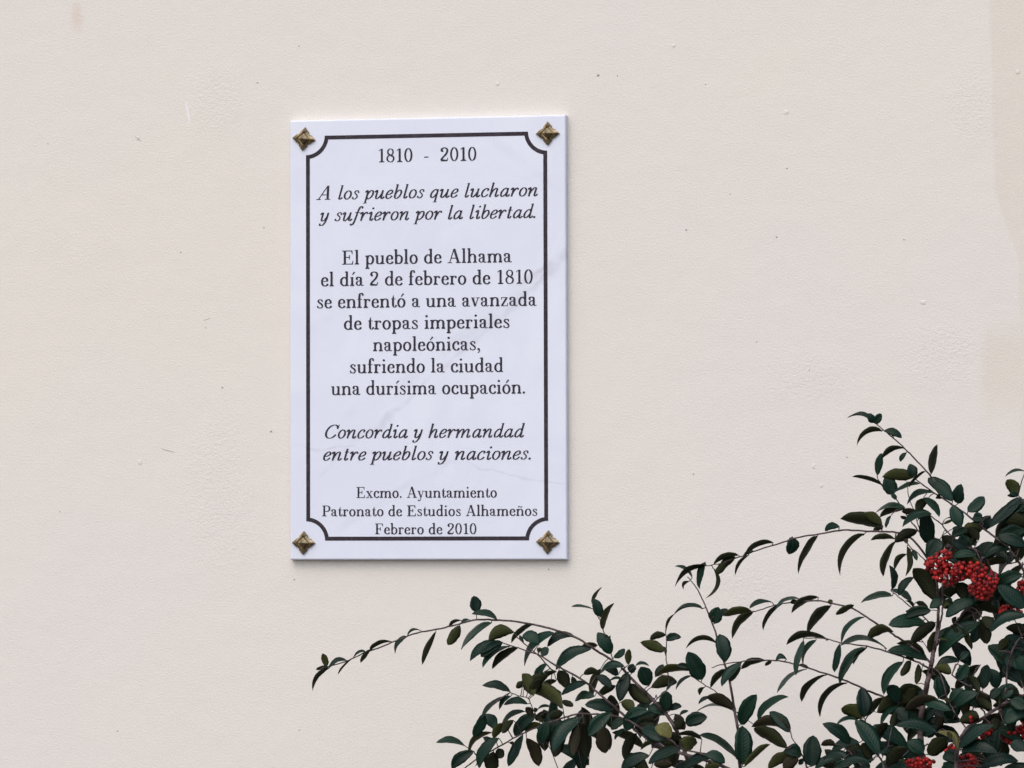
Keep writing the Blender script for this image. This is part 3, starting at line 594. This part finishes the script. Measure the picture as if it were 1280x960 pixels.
# leaves: zone, base, tip, apparent width, side (T top, U underside, O pale olive underside, Y yellowing, R reddish), upward bulge
LV = """
A 150 605 125 515 50 O 0
A 160 605 82 622 30 U 0
A 165 615 50 762 32 U 12
A 285 562 160 600 34 T 14
A 330 545 225 655 15 U 5
A 410 503 330 548 14 T 10
A 445 490 365 568 34 U -4
A 585 437 440 502 30 U 12
A 690 403 590 505 36 T 8
A 775 362 690 405 14 T 16
A 880 368 778 585 42 U -24
A 1040 330 957 460 76 O -6
A 1050 295 965 338 26 U 10
A 1100 290 1045 322 22 T 8
A 1250 310 1058 498 50 T 22
A 1150 240 1130 132 84 T 0
A 1290 290 1120 245 50 T 12
B 550 55 375 108 95 O 35
B 680 0 525 122 40 U 8
B 465 130 246 236 78 T 14
B 470 120 325 214 84 T 10
B 520 148 330 278 44 T 8
B 575 158 395 286 58 U 4
B 715 135 603 62 92 T 10
B 820 60 606 272 58 T 22
B 950 80 765 140 60 T 26
B 735 215 772 155 58 T 0
B 1105 140 978 168 48 U 6
B 1060 165 830 312 82 T 24
B 1195 200 1108 56 98 T 0
B 1210 225 1285 165 50 T -8
B 845 310 905 430 90 U 0
B 935 350 955 425 40 U 0
B 690 372 758 264 52 T 4
B 830 318 715 378 38 U 8
B 680 475 600 330 98 O 0
B 612 385 562 428 50 U 0
B 665 470 725 365 80 U 0
B 650 430 885 555 108 O 26
B 830 376 715 442 46 U 6
B 522 452 343 394 62 T 8
B 640 532 478 522 52 T 16
B 530 478 440 556 36 T 8
B 500 485 328 632 34 T 14
B 350 600 275 750 78 T -10
B 345 600 428 700 84 T 10
B 620 582 440 685 42 T 14
B 655 615 635 548 56 R 0
B 690 605 545 745 92 T 14
B 540 640 468 728 58 U 8
B 700 575 790 552 22 T 10
B 875 590 778 620 70 U 0
B 690 605 745 658 32 U 0
B 218 812 33 772 50 T 6
B 400 722 218 862 44 O 32
B 465 660 410 760 62 O 0
B 445 760 298 955 84 T 18
B 340 755 405 798 46 T 0
B 280 850 125 965 84 T 16
B 410 850 390 985 110 U 0
B 440 830 465 900 70 U 0
B 605 735 508 948 72 T -14
B 630 760 710 952 92 R 12
B 765 650 728 800 98 T 0
B 845 665 820 888 112 U 0
B 1000 620 800 845 104 T 20
B 975 680 936 878 92 R 0
B 1015 660 1025 894 108 U 0
B 1195 590 1045 745 108 T 10
B 1140 690 1160 864 118 R 0
B 1290 635 1195 705 66 T 8
B 1290 700 1218 772 32 T 6
B 620 718 725 664 50 O 10
B 1030 395 866 480 58 T 12
B 788 448 865 462 28 T 4
B 1085 482 940 500 62 T 14
B 865 515 945 545 46 U 0
B 1200 575 1020 535 88 T 14
B 1285 285 1108 312 56 T 12
B 1010 335 1112 318 52 U 12
B 1125 298 1042 474 60 U -6
B 1098 345 1195 425 66 T 8
B 1225 412 1108 472 58 U 6
B 1270 368 1178 374 22 T 6
B 1240 340 1150 290 60 T 8
B 900 640 850 760 80 U 0
B 760 590 690 640 60 U 0
C 106 340 162 226 26 O -4
C 105 378 -30 362 18 T 4
C 165 432 120 312 76 T 0
C 180 520 248 336 48 O 6
C 600 525 655 415 18 U 6
C 845 378 648 414 24 T 18
D 350 272 352 166 50 O 0
D 370 330 378 265 62 T 0
D 395 282 482 268 24 T 8
D 488 412 430 285 112 T 0
D 528 352 580 268 46 T 0
D 600 72 492 98 52 U 10
D 592 178 438 118 78 O 0
D 600 105 692 86 58 T 10
D 530 345 760 316 56 O 24
D 498 425 684 372 88 U 14
D 840 372 745 184 124 T 0
D 755 300 672 278 48 T 10
D 770 345 660 432 22 T 6
D 942 132 733 166 30 U 32
D 995 255 958 66 112 T 8
D 1000 300 890 418 48 U 4
D 1105 258 968 412 66 T 10
D 1100 285 1020 385 50 U 0
D 1055 568 868 478 84 R 10
D 900 490 816 530 28 T 4
D 1040 572 808 562 26 T 14
D 1100 672 1206 468 106 T 8
D 1110 940 1108 678 134 T 0
D 1080 905 812 752 58 T 26
D 1125 950 1280 790 48 O -12
D 730 660 872 618 100 T 6
D 690 605 752 580 26 T 4
D 605 585 592 444 96 T 0
D 630 575 704 546 50 T 10
D 610 605 475 550 92 T 10
D 635 752 530 680 104 Y 8
D 600 775 428 695 112 T 6
D 700 832 480 928 80 T 10
D 740 850 780 752 118 O 8
D 840 770 668 728 40 U 8
D 490 875 290 968 96 T 14
D 404 728 318 902 76 U 12
D 520 785 428 832 34 U 6
D 910 885 700 960 76 T 14
D 860 870 994 925 82 T 14
D 660 600 724 705 70 R 0
D 300 520 395 560 84 O 0
D 325 630 472 575 76 T 10
D 330 710 400 575 96 T 0
D 335 400 490 525 108 U 0
D 525 640 408 652 52 U 8
D 345 320 290 515 96 T 0
D 650 700 720 640 80 U 0
D 560 860 640 800 90 U 0
D 600 960 650 870 80 U 0
D 860 960 960 940 60 O 0
D 520 940 640 930 80 R 0
E 305 245 140 292 50 U 10
E 445 235 368 245 40 T 24
E 345 248 298 275 28 U 0
E 556 108 488 332 46 T -14
E 642 106 532 285 38 T 12
E 580 298 380 457 32 T 20
E 715 335 542 516 44 U 14
E 848 392 636 580 34 U 20
E 1090 490 985 605 56 U 10
E 720 108 443 132 42 U 22
E 800 132 745 314 52 T -18
E 978 155 768 378 68 T 16
E 968 165 888 270 28 U 6
E 1110 165 805 128 36 T 42
E 1222 250 1092 472 70 T 24
E 1272 244 1208 347 56 U -6
E 1188 538 1064 667 40 T 12
E 962 622 945 424 112 T 0
E 955 618 810 555 100 O 6
E 255 648 422 464 54 T 12
E 468 722 330 585 88 T 10
E 466 702 222 662 78 R 14
E 446 832 232 678 96 U -6
E 540 880 425 845 96 T 16
E 612 950 620 742 132 T 0
E 868 802 694 660 92 T 12
E 770 802 676 802 50 R 10
E 930 790 742 862 70 T 20
E 1060 875 905 635 118 T 10
E 925 645 768 655 32 T 12
E 1245 822 1005 685 108 T 16
E 1005 905 950 790 72 U 0
E 870 905 682 888 60 T 18
E 1005 925 788 935 60 T 18
E 1270 830 1110 940 110 T 16
E 490 865 320 960 80 O 14
E 910 900 850 830 56 R 0
E 420 960 520 880 90 R 0
E 760 960 880 930 70 T 10
E 1000 960 930 930 60 T 0
F 1088 96 803 42 98 U 12
F 1082 88 960 4 74 O 8
F 795 95 694 126 52 T 18
F 652 158 530 416 46 U 12
F 965 145 768 400 40 U 26
F 482 165 468 286 92 T -6
F 355 204 150 291 40 U 14
F 192 286 94 412 24 U 8
F 100 302 -5 390 60 U 8
F 222 668 62 828 58 U 8
F 205 655 16 690 60 O 8
F 345 600 196 646 36 T 14
F 412 614 270 775 30 U 6
F 525 578 360 624 26 T 10
F 658 568 463 642 52 U 10
F 742 624 565 794 72 U 4
F 892 620 772 684 44 U 0
F 960 700 790 862 36 T 16
F 1155 795 982 842 72 U 30
F 1148 560 938 602 48 T 12
F 1170 197 1086 428 54 U 12
F 1165 180 1006 190 44 U 6
F 1145 516 1148 354 52 T -6
F 1245 280 1155 372 40 U 10
F 1247 228 1242 426 42 U -4
F 1290 435 1182 545 58 T 8
F 1140 514 1275 602 50 T 14
F 1340 740 1122 755 92 T 16
C 1185 -5 1110 28 20 T 6
C 1085 20 918 88 40 U 12
C 1000 68 930 150 56 U 0
C 910 98 894 312 24 U -24
C 860 65 808 238 48 T -6
C 868 88 653 218 38 U 20
C 775 172 666 84 26 T 6
C 925 478 950 366 100 T 0
C 940 420 1012 380 40 T 0
G 280 150 104 102 28 T 16
G 275 152 240 90 56 T 0
G 275 152 330 92 58 T -6
G 345 205 466 248 54 T 12
G 335 207 156 286 38 U 22
G 482 320 328 402 42 U 20
G 300 502 325 356 56 T -4
G 338 570 136 520 26 U 6
G 660 495 697 296 58 U -6
G 545 515 522 424 74 T 0
G 550 510 346 502 88 O 6
G 402 632 365 505 104 T 0
G 622 475 508 572 18 U 0
G 588 555 410 625 32 T 8
G 685 620 498 692 44 T 22
G 640 655 560 745 70 U 8
G 610 650 712 785 56 T 12
G 805 675 640 512 98 T 10
G 840 692 855 564 88 T 0
G 860 850 800 705 96 T 0
G 905 745 1015 646 88 T -10
G 940 780 1005 790 80 T 0
G 490 720 285 742 40 T 14
G 485 725 316 776 52 U 10
G 565 745 465 742 46 R 0
G 392 770 358 852 28 T 0
G 665 760 468 842 62 T 16
G 650 962 632 740 112 T 0
G 570 870 415 945 76 U 10
G 760 790 836 822 16 T 14
G 800 862 842 842 20 T 0
G 1000 860 865 888 84 O 18
G 1055 770 1000 865 92 T 0
G 1265 650 1050 855 78 T -16
G 1300 690 1122 842 66 T 12
G 1110 930 1290 870 112 T 16
G 1238 636 1175 528 88 O 0
G 1290 475 1155 486 18 T 3
G 800 905 900 860 70 T 8
G 980 930 900 850 80 U 0
H 690 592 550 365 132 U 14
H 660 655 488 705 82 T 18
H 630 745 376 760 96 T 16
H 690 735 525 870 84 U 0
H 720 180 636 305 128 T -8
H 800 190 940 300 92 T 10
H 960 290 800 300 60 T 10
H 1190 252 1000 305 56 T 22
H 1165 330 1008 350 56 U 10
H 1270 415 1088 500 100 T 18
H 1285 640 1105 490 120 T -4
H 1290 225 1108 150 104 T 0
H 1300 690 1050 800 80 T 22
H 960 590 755 692 90 T 16
H 985 735 700 955 126 T 24
H 985 715 1035 880 92 U 0
H 870 770 928 918 46 U -8
H 925 640 1125 690 60 U 16
H 810 760 838 872 42 U 0
H 845 470 890 575 100 U 0
H 1000 700 1090 780 90 U 0
H 560 600 645 660 40 U 6
H 650 640 770 590 70 T 8
H 740 640 800 580 60 U 0
H 760 560 810 620 18 T 0
H 700 250 680 170 70 U 0
H 870 120 960 220 80 T 0
H 890 330 1010 380 60 U 0
I 640 240 386 155 84 T 10
I 620 200 430 130 56 U 12
I 650 190 690 50 76 U -8
I 690 295 852 240 60 T 22
I 680 295 805 322 76 O 10
I 835 375 905 265 92 T -6
I 905 345 985 445 64 U 6
I 1005 435 1040 270 90 T -6
I 1100 430 1060 300 92 T 0
I 982 425 982 338 32 U 0
I 440 525 376 405 104 T 6
I 490 520 560 425 92 U 0
I 560 400 575 265 50 U 0
I 740 505 710 345 112 T 0
I 790 515 865 430 60 T 6
I 520 560 620 440 80 T 0
I 705 500 475 565 80 R 12
I 790 575 600 520 70 T 0
I 820 552 965 455 98 T 12
I 960 500 1065 560 80 U 0
I 850 650 985 610 96 U 8
I 700 725 425 665 84 T 18
I 600 640 690 560 90 T 0
I 500 650 430 555 104 T 0
I 400 690 425 585 52 U 0
I 838 852 712 708 58 Y 26
I 850 830 1055 658 88 T 12
I 862 848 1095 850 96 T 26
I 1000 955 1238 895 92 T 14
I 850 910 735 880 100 T 14
I 610 862 500 780 110 T 0
I 640 870 770 760 116 U 0
I 1080 705 1100 625 70 U 0
I 1145 665 1290 580 116 T 14
I 1290 840 1195 790 96 T 0
I 1220 310 1038 150 118 T 12
I 855 238 912 182 52 T 0
I 1180 300 1240 170 110 T 0
I 1260 380 1140 280 110 T 0
I 1250 470 1120 430 100 U 0
I 1130 500 1200 400 110 T 0
I 1290 300 1220 230 120 T 0
I 1290 150 1140 100 80 T 10
I 1110 180 1180 90 70 U 0
I 1150 550 1090 470 60 T 0
I 1290 560 1190 500 100 T 0
I 600 740 700 680 90 T 0
I 560 720 660 640 80 U 0
I 690 660 640 760 70 R 0
I 740 620 690 700 60 R 0
I 440 830 380 930 100 T 0
I 500 930 400 960 90 O 0
I 1040 780 1110 870 60 T 0
I 1120 430 1060 500 70 T 0
"""
leaf_specs = []
for ln in LV.strip().splitlines():
    q = ln.split(); z = q[0]; n_ = [float(s) for s in q[1:6]]; side = q[6]; b = float(q[7]) * 240 / 1280
    leaf_specs.append((px(z, n_[0], n_[1]), px(z, n_[2], n_[3]), n_[4] * 240 / 1280, side, b))

def stem_path(spec):
    bid, z, pts, d0, d1, r0, r1 = spec
    P = [px(z, *p) for p in pts]
    out = []
    for i in range(len(P) - 1):
        p0, p1, p2, p3 = P[max(0, i - 1)], P[i], P[i + 1], P[min(len(P) - 1, i + 2)]
        for s in range(5):
            t = s / 5
            out.append(tuple(0.5 * (2 * p1[k] + (p2[k] - p0[k]) * t + (2 * p0[k] - 5 * p1[k] + 4 * p2[k] - p3[k]) * t * t + (3 * p1[k] - p0[k] - 3 * p2[k] + p3[k]) * t ** 3) for k in (0, 1)))
    out.append(P[-1])
    m = len(out) - 1
    res = []
    for i, (x, y) in enumerate(out):
        t = i / m
        d = d0 + (d1 - d0) * t + 0.006 * math.sin(i * 0.7 + bid)
        if y < 960 and i % 3 == 0: x += random.uniform(-.7, .7); y += random.uniform(-.7, .7)
        res.append((x, y, d, (r0 + (r1 - r0) * t) * 0.001))
    return res

class Geo:
    def __init__(self): self.v = []; self.f = []; self.m = []; self.tint = []; self.uv = []
    def tube(self, pts, rad, sides=6, mat=0, tint=0.5):
        pts = [Vector(p) for p in pts]; n = len(pts); s0 = len(self.v); ref = Vector((0.3, -0.9, 0.2))
        for i in range(n):
            d = (pts[min(n - 1, i + 1)] - pts[max(0, i - 1)]).normalized()
            a = d.cross(ref).normalized(); b = d.cross(a)
            r = rad[i] if isinstance(rad, (list, tuple)) else rad
            for k in range(sides):
                t = 2 * math.pi * k / sides
                self.v.append(pts[i] + (a * math.cos(t) + b * math.sin(t)) * r)
        for i in range(n - 1):
            for k in range(sides):
                k2 = (k + 1) % sides
                self.face((s0 + i * sides + k, s0 + i * sides + k2, s0 + (i + 1) * sides + k2, s0 + (i + 1) * sides + k), mat, tint)
        self.face(tuple(s0 + k for k in reversed(range(sides))), mat, tint)
        self.face(tuple(s0 + (n - 1) * sides + k for k in range(sides)), mat, tint)
    def face(self, f, mat, tint, uv=None):
        self.f.append(f); self.m.append(mat); self.tint.append(tint)
        self.uv.extend(uv if uv else [(0, 0)] * len(f))
    def build(self, name, mats, parent):
        o = link(name, self.v, self.f, mats, parent, True, self.m)
        me = o.data
        at_ = me.attributes.new('tint', 'FLOAT', 'FACE'); at_.data.foreach_set('value', self.tint)
        ul = me.uv_layers.new(name='uv'); ul.data.foreach_set('uv', [c for p in self.uv for c in p])
        return o

def bark_material():
    m, t, p = material('brown_twig_bark'); n = N(t)
    P = n.new('ShaderNodeTexCoord').outputs['Object']
    c = n.mix(n.rng(n.noise(P, 180, 3), 0.35, 0.7), (0.030, 0.016, 0.018), (0.085, 0.055, 0.055))
    t.links.new(c, p.inputs['Base Color']); p.inputs['Roughness'].default_value = 0.6
    t.links.new(n.bump(n.noise(P, 400, 2), 0.3, 0.0006), p.inputs['Normal'])
    return m
BARK = bark_material()

def leaf_material(name, under):
    m, t, p = material(name); n = N(t)
    a = n.new('ShaderNodeAttribute'); a.attribute_name = 'tint'; tint = a.outputs['Fac']
    uvn = n.new('ShaderNodeUVMap'); uvn.uv_map = 'uv'
    sep = n.new('ShaderNodeSeparateXYZ'); t.links.new(uvn.outputs[0], sep.inputs[0]); u, v_ = sep.outputs[0], sep.outputs[1]
    au = n.math('ABSOLUTE', u)
    P = n.new('ShaderNodeTexCoord').outputs['Object']
    if under:
        c = n.mix(tint, (0.010, 0.012, 0.006), (0.042, 0.048, 0.014))
    else:
        c = n.mix(tint, (0.002, 0.011, 0.007), (0.007, 0.031, 0.018))
    # tint above 1 marks yellowing or reddening leaves
    c = n.mix(n.rng(tint, 1.5, 2.0, 0, 1, False), c, (0.11, 0.105, 0.03))
    c = n.mix(n.rng(tint, 2.5, 3.0, 0, 1, False), c, (0.022, 0.018, 0.010))
    mott = n.noise(P, 140, 3)
    c = n.mix(n.math('MULTIPLY', n.rng(mott, 0.4, 0.75), 0.35), c, (0.018, 0.022, 0.010) if under else (0.012, 0.026, 0.016))
    mid = n.rng(au, 0.085, 0.02)
    c = n.mix(n.math('MULTIPLY', mid, 0.25), c, (0.04, 0.055, 0.03))
    t.links.new(c, p.inputs['Base Color'])
    p.inputs['Roughness'].default_value = 0.60 if under else 0.36
    p.inputs['Specular IOR Level'].default_value = 0.10 if under else 0.17
    wv = n.math('SINE', n.math('MULTIPLY', n.math('SUBTRACT', v_, n.math('MULTIPLY', au, 0.16)), 70.0))
    h = n.math('ADD', n.math('MULTIPLY', wv, 0.25), n.math('MULTIPLY', mid, 1.2 if under else -1.2))
    h = n.math('ADD', h, n.math('MULTIPLY', n.noise(P, 220, 2), 0.8))
    t.links.new(n.bump(h, 0.45, 0.0007), p.inputs['Normal'])
    return m
LEAF_TOP = leaf_material('leaf_upper_face', False); LEAF_UNDER = leaf_material('leaf_lower_face', True)

def add_leaf(g, B, T, wapp, side, bulge, rng):
    """B, T world points of base and tip; wapp metres apparent width; bulge metres upward in the picture plane"""
    wapp *= 0.93; B, T = Vector(B), Vector(T); ax = T - B; L = ax.length; a = ax / L
    c = CAM - B; c = (c - a * c.dot(a)).normalized()
    u = a.cross(c)
    if u.z < 0: u = -u
    if abs(u.z) < 0.12 and rng.random() < 0.5: u = -u
    W = max(wapp, 0.40 * L)
    ph = math.acos(max(0.12, min(1, wapp / W)))
    if ph < 0.25: ph = rng.uniform(0.0, 0.45); W = wapp / math.cos(ph)
    top = side in 'TYr'
    n = c * math.cos(ph) * (1 if top else -1) + u * math.sin(ph)
    wd = n.cross(a).normalized()
    ub = a.cross(c); ub = ub if ub.z >= 0 else -ub
    NS = 14; fold = rng.uniform(0.08, 0.32); curl = rng.uniform(-0.03, 0.05); wav = rng.uniform(0, 6.28); twist = rng.uniform(-0.25, 0.25); bow = rng.uniform(0.01, 0.06)
    pexp = rng.uniform(0.55, 0.74); asym = rng.uniform(0.86, 1.12)
    drp = rng.uniform(-0.06, 0.20); e1, e2, f1 = rng.uniform(0, 6.28), rng.uniform(0, 6.28), rng.uniform(8, 14)
    tint = {'T': rng.uniform(0.0, 0.9), 'U': rng.uniform(0.0, 0.35), 'O': rng.uniform(0.6, 1.0), 'Y': 2.0, 'R': 3.0}[side]
    s0 = len(g.v); rows = []
    us = (-1, -0.55, 0, 0.55, 1)
    for i in range(NS + 1):
        t = i / NS
        tt = t ** asym
        prof = max(0.0, 1 - (2 * tt - 1) ** 2) ** pexp
        hw = 0.5 * W * max(prof, 0.035 if t < 0.5 else 0.012)
        ctr = B + ax * t + ub * bulge * 4 * t * (1 - t) + n * (bow * L * 4 * t * (1 - t) - drp * L * t ** 3)
        tw = twist * (t - 0.5)
        wl = wd * math.cos(tw) + n * math.sin(tw); nl = n * math.cos(tw) - wd * math.sin(tw)
        r_ = []
        for q in us:
            off = abs(q) * fold * hw * 1.6 - abs(q) ** 3 * curl * W + 0.018 * W * math.sin(wav + t * 9) * q * q
            hq = hw * (1 + 0.05 * math.sin(f1 * t + (e1 if q < 0 else e2)) + 0.03 * math.sin(27 * t + (e2 if q < 0 else e1)))
            p = ctr + wl * (q * hq) + nl * off
            r_.append(len(g.v)); g.v.append(p)
        b_ = [r_[0]]
        for k in (1, 2, 3):
            b_.append(len(g.v)); g.v.append(g.v[r_[k]] - nl * 0.0004)
        b_.append(r_[4]); rows.append((r_, b_, t))
    for i in range(NS):
        (r0, b0, t0), (r1, b1, t1) = rows[i], rows[i + 1]
        for k in range(4):
            uv = [(us[k], t0), (us[k + 1], t0), (us[k + 1], t1), (us[k], t1)]
            g.face((r0[k], r0[k + 1], r1[k + 1], r1[k]), 1, tint, uv)
            g.face((b0[k], b1[k], b1[k + 1], b0[k + 1]), 2, tint, [uv[0], uv[3], uv[2], uv[1]])
    return s0

base_pt = Vector((at(1240, 960, 0.8).x, -0.80, 0.0))
shrub = empty('cotoneaster_shrub', base_pt)
tag(shrub, 'dark green leafy shrub with arching twigs and clusters of red berries', 'shrub')

paths = [stem_path(s) for s in STEMS]
nodes = []
for si, pth in enumerate(paths):
    for (x, y, d, r) in pth: nodes.append((x, y, d, STEMS[si][0], r))
NA = np.array([n_[:3] for n_ in nodes]); NB = [n_[3] for n_ in nodes]
nb = max(NB) + 1
wood = [Geo() for _ in range(nb)]; fol = [Geo() for _ in range(nb)]
for s, pth in zip(STEMS, paths):
    pts = [at(x, y, d) for x, y, d, r in pth]
    wood[s[0]].tube(pts, [r for *_, r in pth], 7)
rng = random.Random(11)
def attach(Bp, Tp, wpx, side, bpx, dd=0.0, reach=1e9):
    dist = np.hypot(NA[:, 0] - Bp[0], NA[:, 1] - Bp[1]); i = int(np.argmin(dist))
    if dist[i] > reach: return
    d = NA[i, 2] + dd; bid = NB[i]
    jit = min(0.03, 0.0004 * dist[i] * 4)
    lpx = math.hypot(Tp[0] - Bp[0], Tp[1] - Bp[1])
    sc = px_scale(d)
    db = d + rng.uniform(-1, 1) * jit + rng.uniform(-.002, .004)
    dt = db + rng.uniform(-0.32, 0.42) * lpx * sc
    B = at(Bp[0], Bp[1], db); T = at(Tp[0], Tp[1], dt)
    add_leaf(fol[bid], B, T, wpx * px_scale(db), side, bpx * sc, rng)
    # leaf stalk back to the twig
    S0 = at(NA[i, 0], NA[i, 1], NA[i, 2]); gap = (B - S0).length
    if gap > 0.0008:
        mid_ = (S0 + B) / 2 + Vector((0, 0, 0.08 * gap))
        T1 = B + (T - B) * 0.06
        fol[bid].tube([S0, mid_, B, T1], [0.0007 if gap < 0.03 else 0.0009, 0.0006, 0.00055, 0.0003], 5, 0)
for sp in leaf_specs: attach(*sp)
# deeper leaves of the same shrub inside the dense right-hand side
DENSE = [(650, 855, 800, 915), (690, 900, 780, 960), (780, 880, 860, 960), (800, 920, 900, 975), (970, 925, 1090, 985), (1075, 850, 1160, 960), (1150, 640, 1290, 720), (1180, 720, 1290, 780),
         (1165, 690, 1280, 800), (1150, 800, 1280, 960), (1090, 880, 1280, 960), (1200, 640, 1280, 700)]
for (x0, y0, x1, y1) in DENSE:
    for k in range(int((x1 - x0) * (y1 - y0) / 760)):
        bx, by = rng.uniform(x0, x1 + 25), rng.uniform(y0, y1 + 25)
        an = math.atan2((y0 + y1) / 2 - by, (x0 + x1) / 2 - bx) + rng.uniform(-1.0, 1.0); l = rng.uniform(32, 46)
        attach((bx, by), (bx + l * math.cos(an), by + l * math.sin(an)), rng.uniform(12, 22), rng.choice('TTUU'), rng.uniform(0, 5), dd=-rng.uniform(0.03, 0.10))
# young small leaves at the twig joints
for s, pth in zip(STEMS, paths):
    if s[0] in (0, 3, 6, 9) and rng.random() < 0.4: continue
    for k in range(2):
        x, y, d, r = pth[rng.randrange(2, max(3, len(pth) - 1))]
        if y > 950 or x > 1275: continue
        an = rng.uniform(0, 6.28); l = rng.uniform(8, 18)
        attach((x + 2 * math.cos(an), y + 2 * math.sin(an)), (x + l * math.cos(an), y + l * math.sin(an)), rng.uniform(4, 7), rng.choice('TUO'), rng.uniform(-1, 3))
# below the picture the shrub goes on down to the ground
for k in range(420):
    bx, by = rng.uniform(760, 1560), rng.uniform(985, 1500)
    if bx < 1000 and by > 1250: continue
    an = rng.uniform(0, 6.28); l = rng.uniform(38, 52)
    ty = by + l * math.sin(an)
    if ty < 975: ty = 975
    attach((bx, by), (bx + l * math.cos(an), ty), rng.uniform(14, 24), rng.choice('TTU'), rng.uniform(0, 5), dd=rng.uniform(-0.04, 0.04), reach=48)
for k in range(300):
    bx, by = rng.uniform(1290, 1560), rng.uniform(560, 985)
    if by < 1100 - (bx - 1000) * 0.9: continue
    an = rng.uniform(-1.2, 1.2); l = rng.uniform(38, 52)
    attach((bx + 8, by), (bx + 8 + l * math.cos(an), by + l * math.sin(an)), rng.uniform(14, 24), rng.choice('TTU'), rng.uniform(0, 5), dd=rng.uniform(-0.04, 0.04), reach=48)
# trunk and lower limbs
trunk = Geo()
foot = [at(1290, 1330, 0.78)]
def down(p, r): 
    q = [Vector(p), Vector(p).lerp(base_pt + Vector((0, 0, 0.5)), 0.55) + Vector((0.03, 0, 0.02)), base_pt + Vector((0, 0, 0.45)), base_pt + Vector((0, 0, -0.05))]
    trunk.tube(q, [r, r * 1.6, r * 2.2, r * 2.6], 8)
ends = [p[-1] for s, p in zip(STEMS, paths) if p[-1][1] > 1000]
for (x, y, d, r) in ends: down(at(x, y, d), r)
trunk.build('trunk', [BARK], shrub)
for b in range(nb):
    if not wood[b].f: continue
    wo = wood[b].build('branch', [BARK], shrub)
    if fol[b].f:
        fo = fol[b].build('foliage', [BARK, LEAF_TOP, LEAF_UNDER], None)
        fo.parent = wo

# ------------------------------------------------------------------ berries
def berry_material():
    m, t, p = material('red_berry_skin'); n = N(t)
    a = n.new('ShaderNodeAttribute'); a.attribute_name = 'tint'
    c = n.mix(a.outputs['Fac'], (0.12, 0.005, 0.007), (0.40, 0.017, 0.013))
    t.links.new(c, p.inputs['Base Color']); p.inputs['Roughness'].default_value = 0.5; p.inputs['Specular IOR Level'].default_value = 0.25
    m2, t2, p2 = material('berry_calyx'); p2.inputs['Base Color'].default_value = (0.03, 0.012, 0.01, 1); p2.inputs['Roughness'].default_value = 0.8
    return m, m2
BERRY, CALYX = berry_material()
bmx = bmesh.new(); bmesh.ops.create_icosphere(bmx, subdivisions=2, radius=1.0)
ICO_V = [vv.co.copy() for vv in bmx.verts]; ICO_F = [tuple(vv.index for vv in fc.verts) for fc in bmx.faces]; bmx.free()
def cluster(zone, blobs, d, count, stalk, r_px=2.8):
    """blobs: list of (x, y, rx, ry) in the zoomed view; stalk: where the bunch hangs from"""
    st = Geo(); be = Geo(); pts = []
    areas = [b[2] * b[3] for b in blobs]; tot = sum(areas); tries = 0
    sc = px_scale(d); rr = r_px * sc
    while len(pts) < count and tries < 6000:
        tries += 1
        b = rng.choices(blobs, areas)[0]
        a = rng.uniform(0, 6.28); q = math.sqrt(rng.random())
        x, y = px(zone, b[0] + b[2] * q * math.cos(a), b[1] + b[3] * q * math.sin(a))
        p = at(x, y, d + rng.uniform(-0.016, 0.016) + 0.012 * (1 - q))
        if any((p - o).length < rr * 1.55 for o in pts): continue
        pts.append(p)
    sx, sy = px(zone, *stalk); S0 = at(sx, sy, d - 0.01)
    cen = sum(pts, Vector()) / len(pts)
    hubs = []
    for b in blobs:
        hx, hy = px(zone, b[0], b[1] - b[3] * 0.85); h = at(hx, hy, d - 0.012); hubs.append(h)
        st.tube([S0, (S0 + h) / 2 + Vector((0, 0, 0.006)), h], [0.0012, 0.001, 0.0008], 5)
    for p in pts:
        h = min(hubs, key=lambda q: (q - p).length)
        st.tube([h, (h + p) / 2 + Vector((0, 0.002, 0.003)), p], [0.0006, 0.0005, 0.0005], 4)
        axis = ((p - h).normalized() + Vector((rng.uniform(-.4, .4), rng.uniform(-.4, .2), rng.uniform(-.5, .1)))).normalized()
        qn = axis.to_track_quat('Z', 'Y').to_matrix(); s0 = len(be.v); r = rr * rng.uniform(0.78, 1.14); tn = rng.random()
        for v in ICO_V:
            k = 1 - 0.22 * max(0, (v.z - 0.88) / 0.2)
            be.v.append(p + qn @ Vector((v.x, v.y, v.z * 0.96 * k)) * r)
        for f in ICO_F:
            dark = all(ICO_V[i].z > 0.86 for i in f)
            be.face(tuple(s0 + i for i in f), 1 if dark else 0, tn)
    so = st.build('berry_cluster', [BARK], shrub)
    bo = be.build('berries', [BERRY, CALYX], None); bo.parent = so
cluster('H', [(690, 350, 75, 55), (765, 420, 95, 70), (745, 290, 50, 30)], .73, 115, (800, 230))
cluster('H', [(880, 390, 80, 60), (960, 390, 80, 50)], .735, 90, (940, 240))
cluster('H', [(1000, 490, 88, 92), (1070, 440, 45, 40)], .745, 110, (1000, 300))
cluster('H', [(1190, 665, 75, 45)], .725, 46, (1150, 500))
cluster('H', [(1270, 520, 50, 55)], .715, 30, (1290, 400))
cluster('I', [(1040, 725, 52, 62)], .72, 34, (990, 560))
cluster('I', [(1215, 745, 88, 58), (1290, 700, 40, 60)], .71, 84, (1180, 560))
cluster('I', [(930, 630, 34, 30)], .74, 9, (960, 560))
cluster('I', [(900, 925, 70, 50), (800, 840, 40, 30), (960, 800, 34, 34)], .73, 78, (850, 760))
cluster('I', [(590, 930, 95, 38)], .735, 56, (640, 800))
